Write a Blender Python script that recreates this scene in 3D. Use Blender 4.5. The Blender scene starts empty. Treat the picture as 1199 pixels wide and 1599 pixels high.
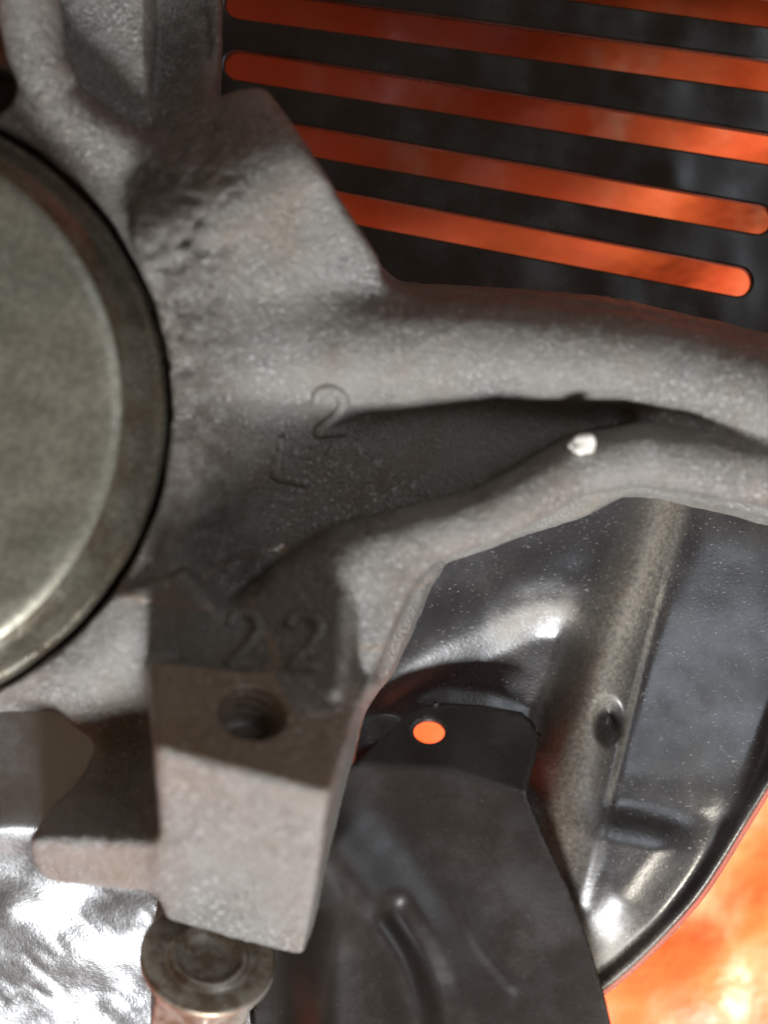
import bpy, bmesh, math, random
import numpy as np
from mathutils import Vector, Matrix
random.seed(4)
RNG = np.random.default_rng(7)

# ------------------------------------------------------------------ camera
# design units are millimetres; the photograph is 1199 x 1599 px, 0.1 mm per px on the plane z = 0
S, DIST = 0.1, 260.0
MM = 0.001
scene = bpy.context.scene
COL = scene.collection
cam_d = bpy.data.cameras.new('camera')
cam = bpy.data.objects.new('camera', cam_d)
COL.objects.link(cam)
scene.camera = cam
cam.location = (0, 0, DIST * MM)
cam_d.sensor_fit = 'VERTICAL'
cam_d.sensor_height = 36.0
cam_d.sensor_width = 27.0
cam_d.lens = 18.0 / (79.95 / DIST)
cam_d.clip_start = 0.01
cam_d.clip_end = 50
cam_d.dof.use_dof = True
cam_d.dof.focus_distance = (DIST + 30) * MM
cam_d.dof.aperture_fstop = 7.5

# ------------------------------------------------------------------ light
# taken under a roof: daylight falls in from the open side at the bottom of the picture, a dimmer fill lamp is added up on the right
AZ, EL = math.radians(6), math.radians(27)
LDIR = Vector((math.sin(AZ) * math.cos(EL), -math.cos(AZ) * math.cos(EL), math.sin(EL)))
world = bpy.data.worlds.new('World')
scene.world = world
world.use_nodes = True
bg = world.node_tree.nodes['Background']
bg.inputs[0].default_value = (1.0, 0.66, 0.43, 1)
bg.inputs[1].default_value = 0.125
def area(name, loc, target, size, watts, color):
    d = bpy.data.lights.new(name, 'AREA')
    d.shape = 'DISK'; d.size = size; d.energy = watts; d.color = color
    o = bpy.data.objects.new(name, d); COL.objects.link(o)
    o.location = loc
    o.rotation_euler = (Vector(loc) - Vector(target)).to_track_quat('Z', 'Y').to_euler()
    return o
area('open_side_daylight', LDIR * 1.2, (0, 0, 0), 0.30, 33.0, (0.96, 0.98, 1.0))
area('upper_right_fill', Vector((0.64, 0.27, 0.95)), (0, 0, 0), 0.62, 2.8, (0.80, 0.90, 1.0))  # unseen fill lamp, added for the bluish sheen on shield and bars
def spot(name, loc, target, angle, watts, color):
    d = bpy.data.lights.new(name, 'SPOT')
    d.spot_size = angle; d.spot_blend = 0.7; d.energy = watts; d.color = color; d.shadow_soft_size = 0.01
    o = bpy.data.objects.new(name, d); COL.objects.link(o)
    o.location = loc
    o.rotation_euler = (Vector(loc) - Vector(target)).to_track_quat('Z', 'Y').to_euler()
    return o
# patch of sunshine on the ground beyond the shield
spot('sun_patch', Vector((0.78, -0.62, 0.72)), (0.092, -0.115, -0.092), math.radians(11), 170.0, (1.0, 0.93, 0.80))
vs = scene.view_settings
vs.view_transform = 'Standard'
vs.look = 'None'
vs.exposure = 0.0
vs.gamma = 1.0

# ------------------------------------------------------------------ helpers
def P(px, py, z=0.0):
    k = S * (DIST - z) / DIST
    return np.array([(px - 599.5) * k, -(py - 799.5) * k, z])

def poly(pts, z=0.0):
    return np.array([P(a, b, z)[:2] for a, b in pts])

def smooth_closed(pts, n=6):
    pts = np.array(pts, float); out = []
    m = len(pts)
    for i in range(m):
        p0, p1, p2, p3 = pts[i - 1], pts[i], pts[(i + 1) % m], pts[(i + 2) % m]
        for j in range(n):
            t = j / n
            out.append(0.5 * (2 * p1 + (p2 - p0) * t + (2 * p0 - 5 * p1 + 4 * p2 - p3) * t * t + (3 * p1 - p0 - 3 * p2 + p3) * t ** 3))
    return np.array(out)

def smooth_open(pts, n=8):
    pts = np.array(pts, float)
    q = np.vstack([2 * pts[0] - pts[1], pts, 2 * pts[-1] - pts[-2]]); out = []
    for i in range(1, len(q) - 2):
        p0, p1, p2, p3 = q[i - 1], q[i], q[i + 1], q[i + 2]
        for j in range(n):
            t = j / n
            out.append(0.5 * (2 * p1 + (p2 - p0) * t + (2 * p0 - 5 * p1 + 4 * p2 - p3) * t * t + (3 * p1 - p0 - 3 * p2 + p3) * t ** 3))
    out.append(pts[-1])
    return np.array(out)

def sd_poly(X, Y, pg):
    d = np.full(X.shape, 1e9); ins = np.zeros(X.shape, bool)
    n = len(pg)
    for i in range(n):
        a, b = pg[i], pg[(i + 1) % n]
        e = b - a
        L2 = max(e @ e, 1e-12)
        t = np.clip(((X - a[0]) * e[0] + (Y - a[1]) * e[1]) / L2, 0, 1)
        d = np.minimum(d, (X - a[0] - t * e[0]) ** 2 + (Y - a[1] - t * e[1]) ** 2)
        if abs(e[1]) > 1e-12:
            c = ((a[1] > Y) != (b[1] > Y)) & (X < e[0] * (Y - a[1]) / e[1] + a[0])
            ins ^= c
    d = np.sqrt(d)
    return np.where(ins, -d, d)

def line_sd(X, Y, pts):
    """distance to a polyline, signed by side, and position 0..1 along it"""
    best = np.full(X.shape, 1e9); sg = np.zeros(X.shape); al = np.zeros(X.shape)
    pts = np.array(pts, float)
    n = len(pts) - 1
    for i in range(n):
        a, b = pts[i], pts[i + 1]
        e = b - a
        t = np.clip(((X - a[0]) * e[0] + (Y - a[1]) * e[1]) / (e @ e), 0, 1)
        dx, dy = X - a[0] - t * e[0], Y - a[1] - t * e[1]
        d = np.hypot(dx, dy)
        m = d < best
        best = np.where(m, d, best)
        sg = np.where(m, np.sign(e[0] * dy - e[1] * dx), sg)
        al = np.where(m, (i + t) / n, al)
    return best, sg, al

def sstep(a, b, x):
    t = np.clip((x - a) / (b - a), 0, 1)
    return t * t * (3 - 2 * t)

def smin(a, b, k):
    h = np.maximum(k - np.abs(a - b), 0) / k
    return np.minimum(a, b) - h * h * k * 0.25

def smax(a, b, k):
    return -smin(-a, -b, k)

_TAB = RNG.random((32, 32, 32)).astype(np.float32)
def vnoise(x, y, z):
    """periodic value noise, -1..1"""
    xi, yi, zi = np.floor(x).astype(int), np.floor(y).astype(int), np.floor(z).astype(int)
    fx, fy, fz = x - xi, y - yi, z - zi
    fx, fy, fz = [f * f * (3 - 2 * f) for f in (fx, fy, fz)]
    r = 0
    for a in (0, 1):
        for b in (0, 1):
            for c in (0, 1):
                w = (fx if a else 1 - fx) * (fy if b else 1 - fy) * (fz if c else 1 - fz)
                r = r + w * _TAB[(xi + a) & 31, (yi + b) & 31, (zi + c) & 31]
    return r * 2 - 1

def mesh_from(name, verts, faces):
    """verts (mm) and an n x 4 quad array"""
    me = bpy.data.meshes.new(name)
    v = (np.asarray(verts, np.float32) * MM)
    f = np.asarray(faces, np.int32)
    me.vertices.add(len(v)); me.vertices.foreach_set('co', v.ravel())
    me.loops.add(f.size); me.loops.foreach_set('vertex_index', f.ravel())
    me.polygons.add(len(f))
    me.polygons.foreach_set('loop_start', np.arange(0, f.size, f.shape[1], dtype=np.int32))
    me.polygons.foreach_set('use_smooth', np.ones(len(f), bool))
    me.update(calc_edges=True)
    me.validate()
    return me

def link(name, me, mat, parent=None):
    o = bpy.data.objects.new(name, me)
    COL.objects.link(o)
    if mat is not None and not len(o.data.materials):
        o.data.materials.append(mat)
    if parent is not None:
        o.parent = parent
        o.matrix_parent_inverse = Matrix.Translation(-parent.location)
    return o

def surface_nets(F, org, st):
    ins = F < 0
    c = [(0,0,0),(1,0,0),(0,1,0),(1,1,0),(0,0,1),(1,0,1),(0,1,1),(1,1,1)]
    nx, ny, nz = F.shape
    cnt = np.zeros((nx-1, ny-1, nz-1), np.int8)
    for a, b, d in c:
        cnt += ins[a:nx-1+a, b:ny-1+b, d:nz-1+d]
    act = (cnt > 0) & (cnt < 8)
    I, J, K = np.nonzero(act)
    idx = np.full(act.shape, -1, np.int32)
    idx[I, J, K] = np.arange(len(I))
    vals = [F[I+a, J+b, K+d].astype(np.float64) for a, b, d in c]
    acc = np.zeros((len(I), 3)); n = np.zeros(len(I))
    ca = np.array(c, float)
    for p in range(8):
        for q in range(p + 1, 8):
            if np.abs(ca[p] - ca[q]).sum() != 1: continue
            m = (vals[p] < 0) != (vals[q] < 0)
            t = np.where(m, vals[p] / np.where(m, vals[p] - vals[q], 1), 0)
            acc += np.where(m[:, None], ca[p] + t[:, None] * (ca[q] - ca[p]), 0)
            n += m
    V = (acc / n[:, None] + np.stack([I, J, K], 1)) * st + np.array(org)
    quads = []
    def add(i0, i1, i2, i3, flip):
        f = np.stack([i0, i1, i2, i3], 1)
        f[flip] = f[flip][:, ::-1]
        quads.append(f)
    e = ins[:-1, 1:-1, 1:-1] != ins[1:, 1:-1, 1:-1]
    i, j, k = np.nonzero(e); j += 1; k += 1
    add(idx[i,j-1,k-1], idx[i,j,k-1], idx[i,j,k], idx[i,j-1,k], ~ins[i,j,k])
    e = ins[1:-1, :-1, 1:-1] != ins[1:-1, 1:, 1:-1]
    i, j, k = np.nonzero(e); i += 1; k += 1
    add(idx[i-1,j,k-1], idx[i-1,j,k], idx[i,j,k], idx[i,j,k-1], ~ins[i,j,k])
    e = ins[1:-1, 1:-1, :-1] != ins[1:-1, 1:-1, 1:]
    i, j, k = np.nonzero(e); i += 1; j += 1
    add(idx[i-1,j-1,k], idx[i,j-1,k], idx[i,j,k], idx[i-1,j,k], ~ins[i,j,k])
    return V, np.vstack(quads)

# ------------------------------------------------------------------ materials
class Mat:
    def __init__(s, name):
        s.m = bpy.data.materials.new(name); s.m.use_nodes = True
        s.n = s.m.node_tree.nodes; s.l = s.m.node_tree.links
        s.b = s.n['Principled BSDF']
        s.tc = s.n.new('ShaderNodeTexCoord')
    def put(s, sock, v):
        if isinstance(v, bpy.types.NodeSocket): s.l.new(v, sock)
        else: sock.default_value = v
    def mapped(s, scale=(1, 1, 1), rot=0.0):
        mp = s.n.new('ShaderNodeMapping'); s.l.new(s.tc.outputs['Object'], mp.inputs[0])
        mp.inputs['Scale'].default_value = scale; mp.inputs['Rotation'].default_value = (0, 0, rot)
        return mp.outputs[0]
    def noise(s, per_m, detail=4, rough=0.55, vec=None, dist=0.0):
        t = s.n.new('ShaderNodeTexNoise')
        s.l.new(vec if vec is not None else s.tc.outputs['Object'], t.inputs['Vector'])
        t.inputs['Scale'].default_value = per_m; t.inputs['Detail'].default_value = detail
        t.inputs['Roughness'].default_value = rough; t.inputs['Distortion'].default_value = dist
        return t.outputs['Fac']
    def ramp(s, fac, a, b, ca=0.0, cb=1.0):
        r = s.n.new('ShaderNodeMapRange'); r.interpolation_type = 'SMOOTHSTEP'
        s.put(r.inputs[0], fac)
        r.inputs[1].default_value = a; r.inputs[2].default_value = b
        r.inputs[3].default_value = ca; r.inputs[4].default_value = cb
        return r.outputs[0]
    def mix(s, fac, a, b):
        m = s.n.new('ShaderNodeMix'); m.data_type = 'RGBA'
        s.put(m.inputs[0], fac)
        s.put(m.inputs[6], a if isinstance(a, bpy.types.NodeSocket) else (*a, 1))
        s.put(m.inputs[7], b if isinstance(b, bpy.types.NodeSocket) else (*b, 1))
        return m.outputs[2]
    def math(s, op, a, b):
        m = s.n.new('ShaderNodeMath'); m.operation = op
        s.put(m.inputs[0], a); s.put(m.inputs[1], b)
        return m.outputs[0]
    def bump(s, h, dist, strength=1.0, prev=None):
        b = s.n.new('ShaderNodeBump'); s.l.new(h, b.inputs['Height'])
        b.inputs['Distance'].default_value = dist; b.inputs['Strength'].default_value = strength
        if prev is not None: s.l.new(prev, b.inputs['Normal'])
        return b.outputs[0]
    def set(s, **kw):
        for k, v in kw.items():
            k = {'color': 'Base Color', 'rough': 'Roughness', 'metal': 'Metallic', 'normal': 'Normal', 'spec': 'Specular IOR Level', 'coat': 'Coat Weight', 'coat_rough': 'Coat Roughness'}[k]
            if isinstance(v, tuple): v = (*v, 1)
            s.put(s.b.inputs[k], v)
        return s.m

def cast_iron(name, base, rust, machined=False):
    M = Mat(name)
    big = M.noise(60, 5, 0.6)
    mid = M.noise(300, 4, 0.6)
    fine = M.noise(2000, 3, 0.6)
    at = M.n.new('ShaderNodeAttribute'); at.attribute_name = 'grime_shade'
    c = M.mix(M.ramp(big, 0.42, 0.72, 0.0, 0.8), base, rust)
    zone = M.ramp(M.noise(48, 4, 0.6, M.mapped((1, 1.7, 1), 0.5)), 0.36, 0.64, 0.25, 1.0)
    c = M.mix(M.math('MULTIPLY', zone, M.ramp(fine, 0.36, 0.58, 0.8, 0.0)), c, tuple(x * 0.35 for x in base))
    c = M.mix(M.math('MULTIPLY', zone, M.ramp(M.noise(1300, 2), 0.57, 0.70, 0.0, 0.75)), c, (0.50, 0.49, 0.48))
    c = M.mix(M.ramp(M.noise(110, 6, 0.7), 0.60, 0.72, 0.0, 0.5), c, (0.10, 0.075, 0.052))
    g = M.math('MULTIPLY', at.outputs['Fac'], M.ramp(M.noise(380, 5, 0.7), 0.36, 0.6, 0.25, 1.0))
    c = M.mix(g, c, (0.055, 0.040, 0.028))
    nrm = M.bump(M.noise(1900 if not machined else 900, 3, 0.65), 0.00055 if not machined else 0.00012, 1.0)
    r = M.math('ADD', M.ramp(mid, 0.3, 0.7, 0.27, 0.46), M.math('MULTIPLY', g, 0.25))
    return M.set(color=c, rough=r, metal=0.2, spec=0.8, normal=nrm)

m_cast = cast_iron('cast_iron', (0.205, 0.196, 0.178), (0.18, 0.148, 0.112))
m_mach = cast_iron('machined_iron', (0.26, 0.21, 0.165), (0.22, 0.16, 0.11), True)

M = Mat('cap_paint')
c = M.mix(M.ramp(M.noise(40, 4), 0.35, 0.7), (0.20, 0.20, 0.16), (0.28, 0.26, 0.205))
c = M.mix(M.ramp(M.noise(900, 3), 0.42, 0.6, 0.35, 0.0), c, (0.08, 0.078, 0.06))
m_cap = M.set(color=c, rough=M.ramp(M.noise(150, 4), 0.3, 0.7, 0.34, 0.5), metal=0.65, normal=M.bump(M.noise(1400, 2), 0.00012, 0.7))

M = Mat('rim_steel')
c = M.mix(M.ramp(M.noise(120, 5, 0.65), 0.38, 0.66), (0.20, 0.19, 0.15), (0.14, 0.115, 0.08))
c = M.mix(M.ramp(M.noise(1200, 3), 0.42, 0.6, 0.45, 0.0), c, (0.06, 0.05, 0.04))
m_rim = M.set(color=c, rough=M.ramp(M.noise(220, 4), 0.3, 0.7, 0.22, 0.42), metal=0.7, normal=M.bump(M.noise(1300, 3), 0.0002, 0.7))

def black_paint(name, base, dust, rough, speck=0.0, metal=0.0, film=0.25, drough=0.35, relief=0.00006, spec=0.5, dents=False):
    """dark paint, a film of dust in patches ('dust' = where it has settled thick), streaky specks"""
    M = Mat(name)
    at = M.n.new('ShaderNodeAttribute'); at.attribute_name = 'dust'
    grain = M.noise(1300, 3, 0.65)
    d = M.math('ADD', M.math('MULTIPLY', at.outputs['Fac'], 0.75), M.ramp(M.noise(60, 5, 0.6), 0.45, 0.75, 0.0, film))
    d = M.math('MULTIPLY', d, M.ramp(grain, 0.3, 0.65, 0.55, 1.25))
    d.node.use_clamp = True
    c = M.mix(d, base, dust)
    if speck:
        v = M.mapped((1, 4.0, 1), math.radians(38))
        sp = M.ramp(M.noise(1250, 2, 0.5, v), 0.66, 0.74)
        c = M.mix(M.math('MULTIPLY', sp, speck), c, (0.50, 0.48, 0.44))
    r = M.math('ADD', M.ramp(M.noise(90, 5, 0.65), 0.35, 0.7, rough, rough + 0.15), M.math('MULTIPLY', d, drough))
    nrm = M.bump(M.noise(1600, 2), relief, 0.6)
    if dents: nrm = M.bump(M.noise(34, 2, 0.5, M.mapped((1, 0.8, 1))), 0.005, 0.5, nrm)
    return M.set(color=c, rough=r, metal=metal, normal=nrm, spec=spec)

m_shield = black_paint('shield_paint', (0.024, 0.023, 0.025), (0.20, 0.175, 0.135), 0.28, speck=0.6, film=0.16, spec=1.0)
m_plate = black_paint('plate_paint', (0.020, 0.016, 0.0135), (0.065, 0.05, 0.04), 0.30, speck=0.08, film=0.3, relief=0.00003)
m_grille = black_paint('grille_paint', (0.022, 0.018, 0.014), (0.055, 0.048, 0.038), 0.19, dents=True, relief=0.000015)
m_bright = black_paint('scuffed_steel', (0.46, 0.475, 0.49), (0.24, 0.225, 0.19), 0.18, speck=0.5, metal=0.95, drough=0.15)

M = Mat('bolt_steel')
c = M.mix(M.ramp(M.noise(300, 5, 0.65), 0.4, 0.62), (0.40, 0.37, 0.32), (0.24, 0.18, 0.13))
m_bolt = M.set(color=c, rough=0.42, metal=0.7, normal=M.bump(M.noise(900, 3), 0.0002, 0.6))

M = Mat('tarp_plastic')
c = M.mix(M.ramp(M.noise(22, 5, 0.6), 0.35, 0.7), (0.78, 0.085, 0.02), (0.85, 0.15, 0.035))
c = M.mix(M.ramp(M.noise(38, 6, 0.65, M.mapped((1.6, 0.7, 1))), 0.55, 0.75, 0.0, 0.5), c, (0.85, 0.46, 0.26))
m_tarp = M.set(color=c, rough=M.ramp(M.noise(60, 4), 0.3, 0.7, 0.38, 0.6), normal=M.bump(M.noise(130, 4, 0.6), 0.0012, 0.6))

M = Mat('white_grit')
m_grit = M.set(color=M.mix(M.ramp(M.noise(700, 3), 0.4, 0.65), (0.85, 0.82, 0.76), (0.55, 0.5, 0.43)), rough=0.7)

# ------------------------------------------------------------------ tarp (the surface under everything)
ZT = -92.0
n = 320
gx = np.linspace(-420, 420, n); gy = np.linspace(-480, 420, n)
X, Y = np.meshgrid(gx, gy, indexing='ij')
ang = 0.6
u = X * math.cos(ang) + Y * math.sin(ang); v = -X * math.sin(ang) + Y * math.cos(ang)
H = ZT - 3 + 3.0 * vnoise(u / 40, v / 17, u * 0) + 2.4 * np.abs(vnoise(u / 19 + 9, v / 30 + 3, u * 0)) + 0.8 * vnoise(u / 7, v / 9, u * 0 + 5)
ii = np.arange(n * n).reshape(n, n)
me = mesh_from('ground_tarp', np.stack([X, Y, H], -1).reshape(-1, 3), np.stack([ii[:-1, :-1], ii[1:, :-1], ii[1:, 1:], ii[:-1, 1:]], -1).reshape(-1, 4))
o = link('ground', me, m_tarp)
o['kind'] = 'structure'
o['label'] = 'wrinkled orange plastic tarp spread under the metal parts'

# ------------------------------------------------------------------ slotted panel
ZP = -48.0
def empty(name, loc, label, cat):
    e = bpy.data.objects.new(name, None); COL.objects.link(e)
    e.location = Vector(loc) * MM
    e.empty_display_size = 0.02
    e['label'] = label; e['category'] = cat
    return e

panel = empty('slotted_panel', (30, 70, ZT), 'black painted metal panel with long rounded slots beside the cast arm', 'metal panel')
# centre line end points of each slot in the photograph, half width in px
slots = [((350, -190), (1330, -55)), ((352, -95), (1290, 48)), ((383, 8), (1262, 132)), ((372, 106), (1232, 245)), ((384, 214), (1172, 346)), ((560, 334), (1149, 440)), ]
slots = [((350, -195), (1340, -72), 26), ((362, -92), (1300, 36), 26), ((376, 8), (1262, 130), 27), ((374, 104), (1232, 240), 26.5), ((384, 205), (1180, 344), 26), ((520, 322), (1149, 441), 26)]
cu = bpy.data.curves.new('panel_sheet', 'CURVE')
cu.dimensions = '2D'; cu.fill_mode = 'BOTH'; cu.extrude = 0.7 * MM; cu.bevel_depth = 0.45 * MM; cu.bevel_resolution = 3
def spline(pts):
    sp = cu.splines.new('POLY'); sp.points.add(len(pts) - 1)
    for q, p in zip(sp.points, pts): q.co = (p[0] * MM, p[1] * MM, 0, 1)
    sp.use_cyclic_u = True
outer = poly([(322, -300), (1420, -300), (1420, 700), (338, 600)], ZP)
spline(outer)
for a, b, hw in slots:
    A, B = P(*a, ZP)[:2], P(*b, ZP)[:2]
    d = (B - A) / np.linalg.norm(B - A); nn = np.array([-d[1], d[0]])
    r = hw * S * (DIST - ZP) / DIST
    pts = [B + r * (math.cos(t) * nn * -1 + math.sin(t) * d) for t in np.linspace(0, math.pi, 13)]
    pts += [A + r * (math.cos(t) * nn - math.sin(t) * d) for t in np.linspace(0, math.pi, 13)]
    spline(pts)
tmp = bpy.data.objects.new('tmp', cu); COL.objects.link(tmp)
dg = bpy.context.evaluated_depsgraph_get()
me = bpy.data.meshes.new_from_object(tmp.evaluated_get(dg))
bpy.data.objects.remove(tmp); bpy.data.curves.remove(cu)
me.name = 'panel_sheet'
me.materials.clear()
for v in me.vertices: v.co.z += ZP * MM
for p in me.polygons: p.use_smooth = abs(p.normal.z) < 0.999
o = link('sheet', me, m_grille, panel)
# turned-down edges that stand on the tarp
def slab(name, a, b, z0, z1, th, mat, parent):
    a, b = np.array(a[:2]), np.array(b[:2])
    d = (b - a) / np.linalg.norm(b - a); nn = np.array([-d[1], d[0]]) * th / 2
    q = [a - nn, b - nn, b + nn, a + nn]
    vv = [(*p, z0) for p in q] + [(*p, z1) for p in q]
    me = mesh_from(name, vv, [[3, 2, 1, 0], [4, 5, 6, 7], [0, 1, 5, 4], [1, 2, 6, 5], [2, 3, 7, 6], [3, 0, 4, 7]])
    for p in me.polygons: p.use_smooth = False
    return link(name, me, mat, parent)
oc = outer
slab('side_flange', oc[1] + [-0.8, 0], oc[2] + [-0.8, 0.5], ZT - 2, ZP - 0.8, 1.4, m_grille, panel)
slab('side_flange', oc[0] + [0.8, -1.8], oc[1] + [-1.8, -1.8], ZT - 2, ZP - 0.8, 1.4, m_grille, panel)

# ------------------------------------------------------------------ steering knuckle
hubC = P(-215, 640, 0)
knuckle = empty('steering_knuckle', (hubC[0], hubC[1], ZT), 'rough grey cast iron steering knuckle with black pressed dust shield, on orange tarp', 'car part')

ST = 0.6
x0, y0, z0 = -88.0, -84.0, -26.0
gx = np.arange(x0, 76, ST); gy = np.arange(y0, 98, ST); gz = np.arange(z0, 34, ST)
X2, Y2 = np.meshgrid(gx, gy, indexing='ij')
Zr = gz.astype(np.float32)[None, None, :]
f32 = lambda a: np.asarray(a, np.float32)[:, :, None]

def slope_fix(Hm):
    a, b = np.gradient(Hm, ST)
    return 1 / np.sqrt(1 + np.minimum(a * a + b * b, 4))

def hprism(pg, Hm, zb=-24.0, draft=0.12, k=2.0):
    """solid under the height map Hm, inside the outline pg (walls with draft)"""
    sd = sd_poly(X2, Y2, pg) if not isinstance(pg, np.ndarray) or pg.ndim == 2 and pg.shape[1] == 2 else pg
    if np.isscalar(Hm): Hm = np.full(X2.shape, float(Hm))
    top = (Zr - f32(Hm)) * f32(slope_fix(Hm))
    wall = f32(sd) + draft * (Zr - 0)
    return smax(smax(top, wall, k), zb - Zr, 1.0)

def plane_through(a, b, c):
    """height map of a plane through three 3-D points"""
    nrm = np.cross(b - a, c - a)
    return a[2] - ((X2 - a[0]) * nrm[0] + (Y2 - a[1]) * nrm[1]) / nrm[2]

def half(a, b, c, inside):
    nrm = np.cross(b - a, c - a); nrm = nrm / np.linalg.norm(nrm)
    if (inside - a) @ nrm > 0: nrm = -nrm
    return (f32(X2) - a[0]) * nrm[0] + (f32(Y2) - a[1]) * nrm[1] + (Zr - a[2]) * nrm[2]

def chain(pts, rads, wall=None):
    """round bar through 3-D points"""
    F = None
    pts = [np.array(p) for p in pts]
    for i in range(len(pts) - 1):
        a, b = pts[i], pts[i + 1]; e = b - a
        t = ((f32(X2) - a[0]) * e[0] + (f32(Y2) - a[1]) * e[1] + (Zr - a[2]) * e[2]) / (e @ e)
        if wall is not None: t = ((f32(X2) - a[0]) * e[0] + (f32(Y2) - a[1]) * e[1]) / (e[:2] @ e[:2]) + 0 * Zr
        t = np.clip(t, 0, 1)
        dz = Zr - a[2] - t * e[2]
        if wall is not None: dz = np.maximum(dz, 0) + np.minimum(Zr - wall, 0)
        d = np.sqrt((f32(X2) - a[0] - t * e[0]) ** 2 + (f32(Y2) - a[1] - t * e[1]) ** 2 + dz ** 2) - (rads[i] + t * (rads[i + 1] - rads[i]))
        F = d if F is None else np.minimum(F, d)
    return F.astype(np.float32)

def PX(z=0.0):
    k = S * (DIST - z) / DIST
    return X2 / k + 599.5, -Y2 / k + 799.5

R2 = np.hypot(X2 - hubC[0], Y2 - hubC[1])
px, py = PX(0)

# hub collar round the cap
Hc = np.maximum(3.0 - 0.20 * np.clip(R2 - 50, 0, 9) - 0.80 * np.clip(R2 - 54, 0, 40), -11)
F = smax(smax((Zr - f32(Hc)) * 0.96, f32(R2 - 74.0), 2.0), -11 - Zr, 1.0)
F = smax(F, f32((py - 1066) * S) * 0.87 + 0.5 * Zr, 1.5)
# main web of the arm: pocket floor level
armpoly = poly([(250, 420), (560, 440), (640, 468), (720, 470), (800, 474), (1000, 495), (1280, 560), (1420, 600), (1420, 860), (1280, 808), (1199, 790), (1060, 760), (985, 756), (920, 790), (800, 830),
                (690, 868), (660, 905), (640, 960), (600, 1048), (560, 1085), (300, 1090), (100, 900)], -6)
Hf = np.full(X2.shape, -11.0)
F = smin(F, hprism(armpoly, Hf, draft=0.10, k=2.5), 3.0)
# upper ridge of the arm
rp = poly([(250, 470), (560, 462), (640, 468), (800, 475), (1000, 496), (1280, 560), (1420, 600), (1420, 770), (1250, 700), (1100, 640), (980, 618), (900, 618), (780, 604), (600, 618), (430, 618), (250, 640)], 0)
ln, sg, _ = line_sd(X2, Y2, [P(200, 560, 3)[:2], P(640, 552, 3)[:2], P(860, 560, 3)[:2], P(1050, 590, 3)[:2], P(1420, 690, 3)[:2]])
ln = ln * sg
if ln[:, -1].mean() < 0: ln = -ln            # positive on the upper side of the crest
Hr = smin(4.2 - 0.22 * ln, 4.2 + 0.55 * ln, 3.0) - 0.02 * np.clip(px - 900, 0, 500) * S
F = smin(F, hprism(rp, Hr, draft=0.25, k=4.0), 4.0)
# lower rib of the arm
rib = [P(560, 880, -2.5), P(640, 838, -0.2), P(760, 806, 0.2), P(900, 726, -1.6), P(1000, 708, -3.5), P(1200, 738, -4.5), P(1420, 790, -5)]
F = smin(F, chain(rib, [6.5, 4.6, 4.4, 4.6, 5.0, 5.2, 5.5], wall=-16.0), 2.5)
# the pocket closes towards the right
F = smin(F, chain([P(1040, 650, -9), P(1420, 720, -9)], [4.0, 9.0]), 4.0)
# domed web above the arm
webpoly = poly(smooth_closed([(393, 116), (432, 152), (480, 226), (535, 312), (588, 392), (600, 430), (645, 480), (600, 560), (420, 620), (250, 500), (200, 330), (240, 262), (236, 200), (300, 146)], 3), 3)
crest, _, _ = line_sd(X2, Y2, [P(400, 90)[:2], P(400, 230)[:2], P(390, 330)[:2], P(330, 470)[:2]])
sideL = (py - 250) * 0.0
t1 = plane_through(P(410, 265, 8), P(400, 440, 4.5), P(590, 400, 1.5))
away = lambda: 8.5 - 0.68 * (292 - py) * S - 0.30 * (410 - px) * S
t2 = away()
Hw = smin(t1, t2, 6.0)
F = smin(F, hprism(webpoly, Hw, draft=0.06, k=2.2), 3.0)
# upper strut: lit flat on the left, brown face turned away on the right
strut = poly([(80, -170), (345, -170), (347, 60), (345, 128), (320, 300), (150, 300), (95, 160)], -15)
tA = -4.5 + 0.02 * (px - 160) * S
tB = smax(away(), np.full(X2.shape, -13.0), 3.0)
m = sstep(221, 232, px + 0.03 * (120 - py))
crs, _, _ = line_sd(X2, Y2, [P(296, -60)[:2], P(312, 40)[:2], P(336, 135)[:2]])
Hs = np.minimum(tA * (1 - m) + tB * m, 3.0) - 0.8 * np.exp(-(crs / 0.9) ** 2)
F = smin(F, hprism(strut, Hs, zb=-19.0, draft=0.0, k=1.5), 2.0)
# pale curved ear at the upper left
F = smin(F, chain([P(10, -170, 1), P(35, -40, 1), P(58, 80, 0.5), P(90, 165, -0.5), P(160, 225, -1.5), P(225, 262, -3)], [5.0, 5.0, 4.6, 4.6, 5.0, 4.5]), 3.0)
# number pad and middle junction
pad = poly(smooth_closed([(500, 850), (600, 836), (668, 876), (640, 925), (590, 1036), (560, 1086), (400, 1110), (270, 1090), (320, 990), (410, 905)], 3), 2)
Hp = plane_through(P(590, 850, 3.5), P(370, 930, -1.5), P(450, 1052, 9.6))
mr = sstep(528, 562, px)
Hp = Hp * (1 - mr) + (3.2 - 0.06 * (py - 860) * S) * mr
F = smin(F, hprism(pad, Hp, draft=0.1, k=2.0), 3.0)
# neck from the hub down to the lug
neck = poly([(-260, 960), (100, 960), (300, 880), (420, 1050), (330, 1300), (130, 1240), (152, 1178), (135, 1150), (110, 1132), (85, 1095), (40, 1078), (-260, 1060)], -3)
Hn = plane_through(P(100, 1050, -1), P(250, 1060, -2), P(170, 1200, -9))
F = smin(F, hprism(neck, Hn, zb=-14.0, draft=0.12, k=2.0), 3.0)
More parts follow.
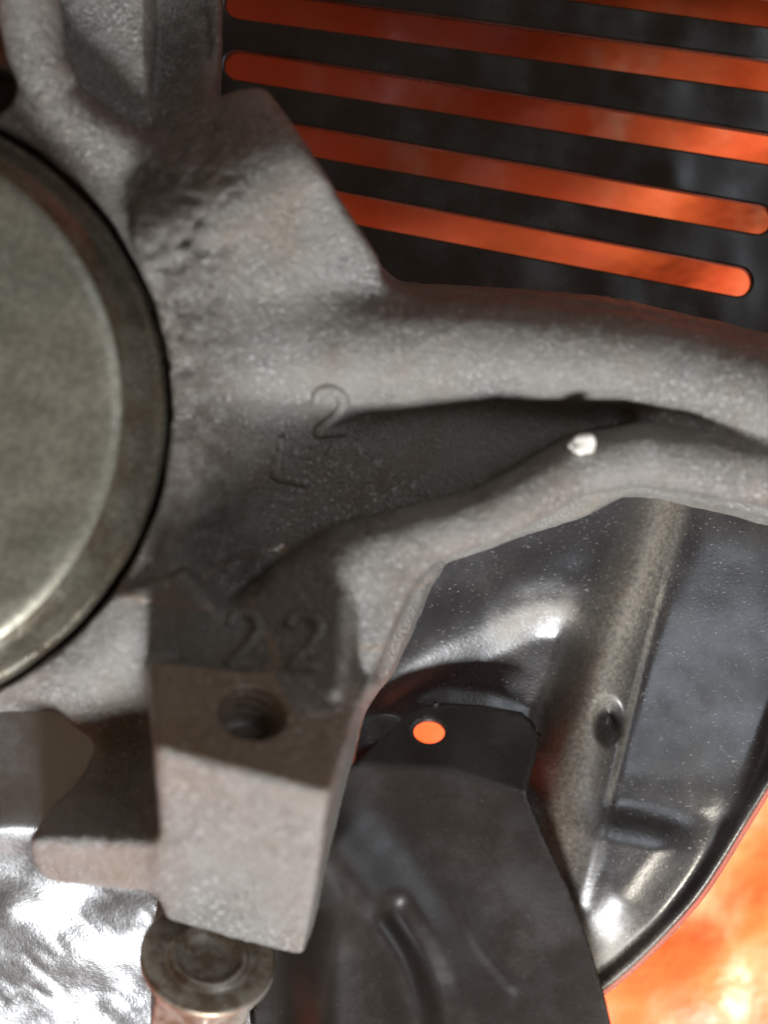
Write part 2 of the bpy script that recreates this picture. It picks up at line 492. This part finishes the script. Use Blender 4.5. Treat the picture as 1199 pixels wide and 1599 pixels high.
# lug: machined top face turned away from the light, rough front face turned to it
A, B = P(242, 1168, 24), P(516, 1243, 24)
Cb, Db = P(345, 1045, 10.5), P(562, 1078, 9.5)
E_, F_ = P(258, 1440, -4), P(474, 1494, -4)
cen = P(400, 1220, 8)
lug = half(A, B, (Cb + Db) / 2, cen)
lug = smax(lug, half(A, B, (E_ + F_) / 2, cen), 1.6)
lug = smax(lug, half(B, F_, P(563, 1082, 9.0), cen), 1.4)
lug = smax(lug, half(A, E_, P(236, 1120, 2), cen), 1.4)
lug = smax(lug, half(E_, F_, (E_ + F_) / 2 + np.array([0, 6, -12.]), cen), 1.0)
lug = smax(lug, half(P(250, 1034, 10), P(560, 1064, 10), P(405, 1056, 0), cen), 1.0)
lug = smax(lug, -22 - Zr, 1.0)
F = smin(F, lug.astype(np.float32), 3.0)
# left flange of the lug, a lower ledge with the same lit front
nf = np.cross(B - A, (E_ + F_) / 2 - A); nf /= np.linalg.norm(nf)
def on_plane(ppx, ppy, p0, nn):
    o = np.array([0, 0, DIST]); d = P(ppx, ppy, 0) - o
    return o + d * (((p0 - o) @ nn) / (d @ nn))
a, b = on_plane(48, 1308, A, nf), on_plane(245, 1318, A, nf)
cf = P(150, 1330, 0)
fl = half(a, b, P(150, 1180, -9), cf)
fl = smax(fl, half(A, B, (E_ + F_) / 2, cf), 1.8)
flo = poly(smooth_closed([(44, 1308), (85, 1268), (128, 1232), (150, 1185), (200, 1150), (300, 1180), (300, 1420), (240, 1408), (150, 1402), (70, 1396), (40, 1365)], 3), 4)
fl = smax(fl, f32(sd_poly(X2, Y2, flo)) + 0.05 * Zr, 2.0)
fl = smax(fl, -20 - Zr, 1.0)
F = smin(F, fl.astype(np.float32), 3.5)
# hub stem down to the tarp is a separate part; bore for the cap
F = smax(F, -smax(f32(R2 - 48.6), -5.0 - Zr, 1.0), 1.4)
# small pocket beside the ear (dark hole at the picture's left edge)
q = P(-18, 145, 0)
F = smax(F, -smax(np.sqrt((f32(X2) - q[0]) ** 2 + (f32(Y2) - q[1]) ** 2) - 4.5 + 0 * Zr, -13.0 - Zr, 1.0), 1.5)
F = smin(F, smax(np.sqrt((f32(X2) - q[0]) ** 2 + (f32(Y2) - q[1]) ** 2) - 8.0 + 0 * Zr, np.abs(Zr + 17) - 5.0, 1.0), 1.0)
# threaded hole, square to the machined face
nrm = np.cross(B - A, (Cb + Db) / 2 - A); nrm /= np.linalg.norm(nrm)
if nrm[2] < 0: nrm = -nrm
def on_face(ppx, ppy):
    z = 16.0
    for _ in range(20):
        p = P(ppx, ppy, z)
        z = A[2] - ((p[0] - A[0]) * nrm[0] + (p[1] - A[1]) * nrm[1]) / nrm[2]
    return P(ppx, ppy, z)
hole = on_face(395, 1113)
dx, dy, dz = f32(X2) - hole[0], f32(Y2) - hole[1], Zr - hole[2]
ax = dx * nrm[0] + dy * nrm[1] + dz * nrm[2]
rr = np.sqrt(np.maximum(dx * dx + dy * dy + dz * dz - ax * ax, 0))
HR = 4.55
F = smax(F, -np.maximum(rr - (HR + 0.35), -(ax + 8.5)), 0.4)
F = np.ascontiguousarray(F, np.float32)
F[0], F[-1], F[:, 0], F[:, -1], F[:, :, 0], F[:, :, -1] = [1] * 6

V, Q = surface_nets(F, (gx[0], gy[0], gz[0]), ST)
# cast skin: lumps everywhere, deeper pits round the collar
G = np.gradient(F, ST)
vi = np.clip(np.round((V - [gx[0], gy[0], gz[0]]) / ST).astype(int), 0, np.array(F.shape) - 1)
N = np.stack([g[vi[:, 0], vi[:, 1], vi[:, 2]] for g in G], 1)
N /= np.linalg.norm(N, axis=1)[:, None] + 1e-9
del G
x, y, z = V.T
on_mach = np.abs((V - A) @ nrm) < 0.5
rough = 0.10 * vnoise((x + 0.7 * y) / 1.7, (y - 0.7 * x) / 1.7, z / 1.5) + 0.16 * vnoise(x / 4, y / 4, z / 4) + 0.2 * vnoise(x / 11, y / 11, z / 11)
pc = P(300, 420)
pits = np.exp(-((x - pc[0] - 0.12 * (y - pc[1])) / 6) ** 2 - ((y - pc[1]) / 18) ** 2)
xr, yr = 0.79 * x + 0.61 * y, -0.61 * x + 0.79 * y
pits *= np.clip(0.6 * vnoise(xr / 2.6 + 3, yr / 1.7, z / 2.2) + 0.6 * vnoise(xr / 1.2, yr / 1.3 + 7, z / 1.3) + 0.05, 0, 1) * 1.3
V = V + N * (np.where(on_mach, 0.0, rough - 1.3 * pits))[:, None]
me = mesh_from('casting', V, Q)
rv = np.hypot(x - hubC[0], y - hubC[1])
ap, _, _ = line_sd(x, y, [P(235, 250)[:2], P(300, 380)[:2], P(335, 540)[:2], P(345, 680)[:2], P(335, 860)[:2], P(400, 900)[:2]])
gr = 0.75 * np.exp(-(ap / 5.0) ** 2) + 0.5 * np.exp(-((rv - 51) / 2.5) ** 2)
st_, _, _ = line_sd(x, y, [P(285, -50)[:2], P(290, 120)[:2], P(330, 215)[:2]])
gr = np.clip(gr + 0.55 * np.exp(-(st_ / 5.5) ** 2) * sstep(226, 236, x / S + 599.5), 0, 1)  # strut term: shade of the turned-away face, painted into the colour
at = me.attributes.new('grime_shade', 'FLOAT', 'POINT')
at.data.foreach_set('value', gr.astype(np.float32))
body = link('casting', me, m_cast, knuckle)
del F
me.materials.append(m_mach)
fc = V[Q].mean(1)
sel = (np.abs((fc - A) @ nrm) < 0.35)
fcx = fc - hole
axf = fcx @ nrm
rf = np.sqrt(np.maximum((fcx ** 2).sum(1) - axf ** 2, 0))
sel |= (rf < HR + 0.8) & (axf < 0.5)
me.polygons.foreach_set('material_index', sel.astype(np.int32))

def frame(nv):
    nv = Vector(nv).normalized()
    t = nv.cross(Vector((0, 1, 0)))
    if t.length < 0.1: t = nv.cross(Vector((1, 0, 0)))
    t.normalize()
    return np.array(t), np.array(nv.cross(t)), np.array(nv)

def lathe(name, prof, center, axis, seg, mat, parent, hexcut=None):
    """profile rows (radius, height along the axis)"""
    t, b, nv = frame(axis)
    vv = []
    for r, h in prof:
        for i in range(seg):
            a = 2 * math.pi * i / seg
            vv.append(np.array(center) + nv * h + (t * math.cos(a) + b * math.sin(a)) * r)
    k = len(prof)
    fa = [[j * seg + i, j * seg + (i + 1) % seg, (j + 1) * seg + (i + 1) % seg, (j + 1) * seg + i] for j in range(k - 1) for i in range(seg)]
    me = mesh_from(name, vv, fa)
    return link(name, me, mat, parent)

# thread inside the hole
t, b, nv = frame(nrm)
seg, turns, pitch = 48, 4.2, 1.9
rows = int(turns * 14)
vv = []
for j in range(rows + 1):
    for i in range(seg):
        a = 2 * math.pi * i / seg
        h = -0.15 - j / 14 * pitch
        ph = (j / 14 + i / seg) % 1.0
        r = HR + 0.30 - 0.62 * (1 - abs(2 * ph - 1)) ** 1.0
        if j < 6: r = max(r, HR + 0.3 - 0.1 * j)
        vv.append(hole + nv * h + (t * math.cos(a) + b * math.sin(a)) * r)
fa = [[(j + 1) * seg + i, (j + 1) * seg + (i + 1) % seg, j * seg + (i + 1) % seg, j * seg + i] for j in range(rows) for i in range(seg)]
thread = link('screw_thread', mesh_from('screw_thread', vv, fa), m_mach, body)

# bearing cap: a pressed disc with a rounded edge and a stepped rim
cap = lathe('bearing_cap', [(0.01, 12.0), (20, 12.0), (30, 11.95), (38, 11.85), (40.4, 11.7), (41.6, 11.4), (42.3, 10.9)], hubC, (0, 0, 1), 192, m_cap, knuckle)
lathe('cap_rim', [(42.3, 10.9), (42.9, 10.2), (43.7, 9.5), (44.6, 8.2), (45.5, 6.5), (46.2, 5.0), (46.6, 4.3), (47.0, 4.0), (47.4, 3.6), (47.7, 2.4), (47.9, 0.6), (48.0, -4.0)], hubC, (0, 0, 1), 192, m_rim, cap)
cap['label'] = 'olive grey round bearing cap with a rounded edge'
# stem of the hub, standing on the tarp
lathe('hub_stem', [(47, -20), (47, -40), (44, -46), (40, -50), (40, ZT + 3), (36, ZT + 0.5), (0.1, ZT + 0.5)], hubC, (0, 0, 1), 96, m_cast, knuckle)

# ------------------------------------------------------------------ raised casting marks
def glyph(pts, w, z, parent, nv=(0, 0, 1), base=None):
    """one raised character swept along a stroke (px points)"""
    pts3 = smooth_open([P(*p, z) for p in pts], 6)
    if base is not None:
        pts3 = np.array([base(p) for p in pts3])
    me = bpy.data.curves.new('cast_mark', 'CURVE')
    me.dimensions = '3D'; me.bevel_depth = w * MM; me.bevel_resolution = 4; me.use_fill_caps = True
    sp = me.splines.new('POLY'); sp.points.add(len(pts3) - 1)
    for q, p in zip(sp.points, pts3): q.co = (*(p * MM), 1)
    tmp = bpy.data.objects.new('tmp', me); COL.objects.link(tmp)
    dg = bpy.context.evaluated_depsgraph_get()
    m2 = bpy.data.meshes.new_from_object(tmp.evaluated_get(dg))
    bpy.data.objects.remove(tmp); bpy.data.curves.remove(me)
    m2.materials.clear()
    for p in m2.polygons: p.use_smooth = True
    m2.name = 'cast_mark'
    return link('cast_mark', m2, m_cast, parent)

from mathutils.bvhtree import BVHTree
bvh = BVHTree.FromPolygons([tuple(v) for v in V.tolist()], Q.tolist())
def drop(p, lift=0.0):
    """where the camera's sight line through p meets the casting"""
    o = Vector((0, 0, DIST)); d = (Vector(p) - o).normalized()
    hit, nn, _, _ = bvh.ray_cast(o, d)
    return np.array(hit) + np.array(nn) * lift if hit is not None else np.array(p)
two = lambda cx, cy, w, h, sl=0.0: [(cx + (a - sl * b) * w, cy + b * h) for a, b in [(-.5, -.25), (-.35, -.46), (0, -.52), (.35, -.42), (.46, -.2), (.25, .05), (-.1, .28), (-.42, .5), (0, .49), (.5, .47)]]
for cx, cy, w, h, sl in [(516, 642, 44, 66, -0.05), (383, 998, 48, 78, 0.0), (478, 1000, 50, 80, 0.0)]:
    glyph(two(cx, cy, w, h, sl), 1.1, 3, body, base=lambda p: drop(p, -0.25))
g = glyph([(440, 686), (437, 705), (433, 725), (430, 742), (446, 747), (480, 754)], 1.0, 0, body, base=lambda p: drop(p, -0.2))

# ------------------------------------------------------------------ bolt under the lug
bc = P(326, 1492, -9)
bn = Vector(tuple(nrm)) + Vector((0.02, 0.02, 0.0)); bn.normalize()
bn = (bn + Vector((0, 0.12, 0))).normalized()
bolt = lathe('flanged_bolt', [(0.01, -1.6), (3.0, -1.5), (4.4, -1.1), (5.2, 0.2), (5.8, 0.7), (6.3, 0.3), (6.7, -0.2), (7.2, -0.35), (7.9, 0.05), (10.3, 0.25), (10.75, 0.15), (11.0, -0.2), (11.0, -1.3), (10.7, -1.8), (9.2, -2.5), (8.8, -3.2), (6, -3.3), (0.01, -3.3)], bc, bn, 96, m_bolt, knuckle)
t, b, nv = frame(bn)
vv = []
for r, h in [(9.0, -3.0), (9.0, -14.5), (8.2, -15.6), (0.05, -15.6)]:
    for i in range(6):
        a = math.radians(60 * i + 22)
        vv.append(np.array(bc) + nv * h + (t * math.cos(a) + b * math.sin(a)) * r)
me = mesh_from('bolt_head', vv, [[j * 6 + i, (j + 1) * 6 + i, (j + 1) * 6 + (i + 1) % 6, j * 6 + (i + 1) % 6] for j in range(3) for i in range(6)])
for p in me.polygons: p.use_smooth = False
bh = link('hex_head', me, m_bolt, bolt)
bv = bh.modifiers.new('bevel', 'BEVEL'); bv.width = 0.5 * MM; bv.segments = 3

# ------------------------------------------------------------------ pressed sheets
from mathutils.geometry import delaunay_2d_cdt
def sheet(name, outline, Hfun, znom, mat, parent, holes=(), st=0.7, thick=1.1, dust=None):
    """outline and height function in px of the plane z = znom; heights in mm"""
    pg = poly(outline, znom)
    lo, hi = pg.min(0) - 2, pg.max(0) + 2
    gx, gy = np.arange(lo[0], hi[0], st), np.arange(lo[1], hi[1], st)
    X, Y = np.meshgrid(gx, gy, indexing='ij')
    def sdf(X, Y):
        d = sd_poly(X, Y, pg)
        for (hx, hy, ra, rb) in holes:
            c = P(hx, hy, znom); k = S * (DIST - znom) / DIST
            q = np.hypot((X - c[0]) / (ra * k), (Y - c[1]) / (rb * k))
            d = np.maximum(d, -(q - 1) * min(ra, rb) * k)
        return d
    d = sdf(X, Y)
    keep = d < -0.6 * st
    pin = np.stack([X[keep], Y[keep]], 1)
    loops = [pg]
    k = S * (DIST - znom) / DIST
    for (hx, hy, ra, rb) in holes:
        c = P(hx, hy, znom); a = np.linspace(0, 2 * math.pi, 40, endpoint=False)
        loops.append(np.stack([c[0] + ra * k * np.cos(a), c[1] + rb * k * np.sin(a)], 1))
    pts, edges = [], []
    for lp in loops:
        b0 = len(pts); seq = []
        for i in range(len(lp)):
            a, b = lp[i], lp[(i + 1) % len(lp)]
            m = max(1, int(np.linalg.norm(b - a) / st))
            seq += [a + (b - a) * q / m for q in range(m)]
        pts += seq
        edges += [(b0 + i, b0 + (i + 1) % len(seq)) for i in range(len(seq))]
    pts = np.vstack([np.array(pts), pin])
    vo, _, fo, _, _, _ = delaunay_2d_cdt([Vector(p) for p in pts], edges, [], 0, 1e-5)
    vo = np.array([tuple(v) for v in vo]); fo = np.array(fo)
    ce = vo[fo].mean(1)
    fo = fo[sdf(ce[:, 0], ce[:, 1]) < 0]
    Z = Hfun(vo[:, 0] / k + 599.5, -vo[:, 1] / k + 799.5)
    me = mesh_from(name, np.column_stack([vo, Z]), fo)
    if dust is not None:
        at = me.attributes.new('dust', 'FLOAT', 'POINT')
        at.data.foreach_set('value', dust(vo[:, 0] / k + 599.5, -vo[:, 1] / k + 799.5).astype(np.float32))
    o = link(name, me, mat, parent)
    so = o.modifiers.new('thickness', 'SOLIDIFY'); so.thickness = thick * MM; so.offset = -1
    return o

# rear sheet: the big pressed dust shield on the right
rim = smooth_open([(1330, 560), (1345, 800), (1310, 1000), (1250, 1160), (1205, 1240), (1150, 1335), (1092, 1418), (1010, 1505), (942, 1562), (860, 1610), (700, 1650)], 6)
sh_out = [tuple(p) for p in rim] + [(700, 1500), (760, 1400), (780, 1330), (790, 1270), (796, 1210), (800, 1175), (796, 1150), (784, 1132), (760, 1120), (700, 1112), (655, 1118), (632, 1150), (620, 1190), (480, 1240), (480, 700), (640, 560)]
def H_shield(x, y):
    h = -21.0 + 0 * x
    # dusty ridge
    d, sg, al = line_sd(x, y, smooth_open([(1048, 640), (1040, 760), (1012, 860), (972, 960), (930, 1080), (900, 1200), (880, 1330), (860, 1460)], 5))
    side = sg                                   # +1 on the right of the ridge
    cr, cs, _ = line_sd(x, y, [(1090, 700), (1036, 915), (944, 1240), (900, 1400)])
    dd = cr * cs
    if np.mean(dd[(x > 1100)]) < 0: dd = -dd
    h += 5.0 * np.exp(-(d / 46) ** 2) * (1 - 0.8 * sstep(0.72, 1.0, al)) * (1 - 0.9 * sstep(-6, 22, dd) * sstep(840, 960, y))
    # floor on the left of the ridge lies lower and climbs to the upper left
    left = sstep(-60, 40, -d * side * -1)
    h += 2.0 * sstep(1000, 760, y) * sstep(30, -200, d * -side)
    # arch and teardrop hollow
    td = sd_poly(x, y, smooth_closed([(560, 1130), (610, 1062), (700, 1008), (780, 968), (850, 946), (905, 960), (925, 1010), (905, 1090), (870, 1180), (840, 1260), (700, 1240)], 5))
    h -= 1.5 * sstep(12, -52, td) + 0.024 * np.clip(y - 960 + 0.25 * (x - 780), 0, 160) * sstep(6, -60, td)
    ar, _, aa = line_sd(x, y, smooth_open([(600, 1046), (690, 982), (780, 925), (850, 895), (905, 905)], 5))
    h += 0.7 * np.exp(-(ar / 30) ** 2)
    # flat facet right of the crease
    cr, cs, _ = line_sd(x, y, [(1090, 700), (1036, 915), (944, 1240), (900, 1400)])
    dd = cr * cs
    if np.mean(dd[(x > 1100)]) < 0: dd = -dd
    h += 1.0 * sstep(-4, 4, dd) * sstep(1330, 1200, y)
    h += (-0.020 * np.clip(dd, 0, 220) + 0.028 * 160 * np.tanh((np.minimum(y, 1262) - 1100) / 160) * sstep(-90, 30, dd)) * sstep(15, 70, line_sd(x, y, rim)[0])
    fac = sstep(6, 30, dd) * sstep(820, 960, y)
    rc = sd_poly(x, y, smooth_closed([(940, 1262), (1010, 1256), (1110, 1290), (1130, 1330), (1060, 1412), (990, 1430), (935, 1390), (925, 1310)], 5))
    h += 3.6 * sstep(60, -30, rc) * sstep(1244, 1318, y + 0.2 * (1000 - x)) * sstep(10, 130, line_sd(x, y, rim)[0])
    # dimple
    h -= 4.0 * sstep(1.45, 0.25, np.hypot((x - 944) / 21, (y - 1120) / 31))
    # rolled rim
    rd, _, _ = line_sd(x, y, rim)
    h += 2.2 * np.exp(-((rd - 24) / 13) ** 2) - 2.0 * sstep(14, 0, rd)
    # rounded edge round the cut-out
    ed, _, _ = line_sd(x, y, [(560, 1172), (620, 1140), (655, 1116), (700, 1112), (760, 1120), (800, 1132), (822, 1148), (830, 1175), (826, 1210), (816, 1270), (800, 1330)])
    h += 1.2 * sstep(40, 0, ed)
    h += 0.35 * vnoise(x / 130, y / 130, x * 0) + 0.12 * vnoise(x / 40, y / 40, x * 0 + 7)
    return h
def dust_shield_film(x, y):
    d, _, al = line_sd(x, y, smooth_open([(1048, 640), (1040, 760), (1010, 870), (960, 970), (915, 1080), (885, 1200), (868, 1330)], 5))
    w = 0.9 * np.exp(-(d / 42) ** 2) * sstep(-20, 20, 1036 - x + (y - 915) * -0.28 + 15)
    e, _, _ = line_sd(x, y, smooth_open([(790, 985), (830, 962), (880, 955)], 5))
    cr, _, _ = line_sd(x, y, [(1036, 915), (944, 1240)])
    w = w + 0.9 * np.exp(-(cr / 3.5) ** 2)
    return np.clip(w + 0.9 * np.exp(-(e / 24) ** 2) + 0.75 * np.exp(-((x - 925) / 75) ** 2 - ((y - 1475) / 70) ** 2), 0, 1)
shield = sheet('dust_shield', sh_out, H_shield, -21, m_shield, knuckle, dust=dust_shield_film, st=0.5)
shield['label'] = 'glossy black pressed steel dust shield with ridge and dusty film'

# front sheet: flat dark plate with a tab and a hole, crumpled on the left
fp_out = [(520, 1215), (566, 1182), (590, 1160), (615, 1140), (645, 1112), (690, 1103), (760, 1108), (818, 1119), (838, 1135), (845, 1160), (838, 1190), (826, 1226), (822, 1242), (850, 1310), (888, 1390), (915, 1460), (945, 1560), (975, 1700),
          (940, 1790), (395, 1820), (390, 1600), (400, 1480), (430, 1400), (430, 1180)]
def H_plate(x, y):
    h = -13.0 + 0.004 * (y - 1200) * 0 + 0 * x
    f, s, _ = line_sd(x, y, [(300, 1160), (560, 1192), (700, 1202), (818, 1240), (1100, 1330)])
    if np.mean((f * s)[y < 1150]) < 0: s = -s
    h -= 0.055 * np.clip(f * s, 0, 200) * sstep(440, 540, x)
    h -= 9.0 * sstep(530, 425, x) * sstep(1330, 1430, y)
    # pressed bump with a furrow
    b, _, al = line_sd(x, y, smooth_open([(520, 1330), (590, 1420), (640, 1500), (665, 1640)], 5))
    h += 4.2 * np.exp(-(b / 62) ** 2)
    b2, _, _ = line_sd(x, y, smooth_open([(618, 1420), (660, 1490), (690, 1580), (700, 1700)], 5))
    h -= 2.2 * np.exp(-(b2 / 24) ** 2)
    b3, _, _ = line_sd(x, y, smooth_open([(715, 1400), (745, 1470), (800, 1540)], 5))
    h += 0.25 * np.exp(-(b3 / 9) ** 2)
    h += 0.15 * vnoise(x / 90, y / 90, x * 0 + 12)
    return h
plate = sheet('splash_plate', fp_out, H_plate, -13, m_plate, knuckle, holes=[(671, 1146, 25, 17.5)])
plate['label'] = 'flat dark plate with a tab and one round hole'

# bright scuffed sheet below the hub
def H_lobe(x, y):
    h = -17.0 - 0.05 * np.clip(y - 1290, 0, 600) + 1.2 * np.exp(-((y - 1290) / 50) ** 2)
    h += 0.8 * vnoise(x / 110, y / 80, x * 0 + 2) + (0.8 * np.abs(vnoise((x + 0.5 * y) / 120, (y - 0.5 * x) / 140, x * 0 + 4)) + 0.14 * np.abs(vnoise((x - 0.8 * y) / 38, (y + 0.8 * x) / 60, x * 0 + 8))) * sstep(1370, 1450, y)
    return h
lobe = sheet('backing_plate', [(-180, 1040), (300, 1040), (450, 1180), (470, 1400), (408, 1500), (400, 1640), (400, 1800), (-180, 1800)], H_lobe, -17, m_bright, knuckle)
lobe['label'] = 'bright scuffed steel backing plate below the hub'

# ------------------------------------------------------------------ grit on the arm
bm = bmesh.new()
bmesh.ops.create_icosphere(bm, subdivisions=3, radius=1.0)
gp = drop(P(909, 698, 0), 0.7)
for v in bm.verts:
    c = np.array(v.co)
    r = 1.75 * (1 + 0.45 * float(vnoise(np.array([c[0] * 1.6 + 4]), np.array([c[1] * 1.6]), np.array([c[2] * 1.6]))[0]))
    v.co = Vector((c[0] * r * 1.05 + 0.25 * c[1], c[1] * r, c[2] * r * 0.8)) * MM
me = bpy.data.meshes.new('white_crumb'); bm.to_mesh(me); bm.free()
for p in me.polygons: p.use_smooth = True
o = link('grit_crumb', me, m_grit)
o.location = Vector(gp) * MM
o['label'] = 'small white crumb of grit lying on the grey cast arm'
o['category'] = 'crumb'
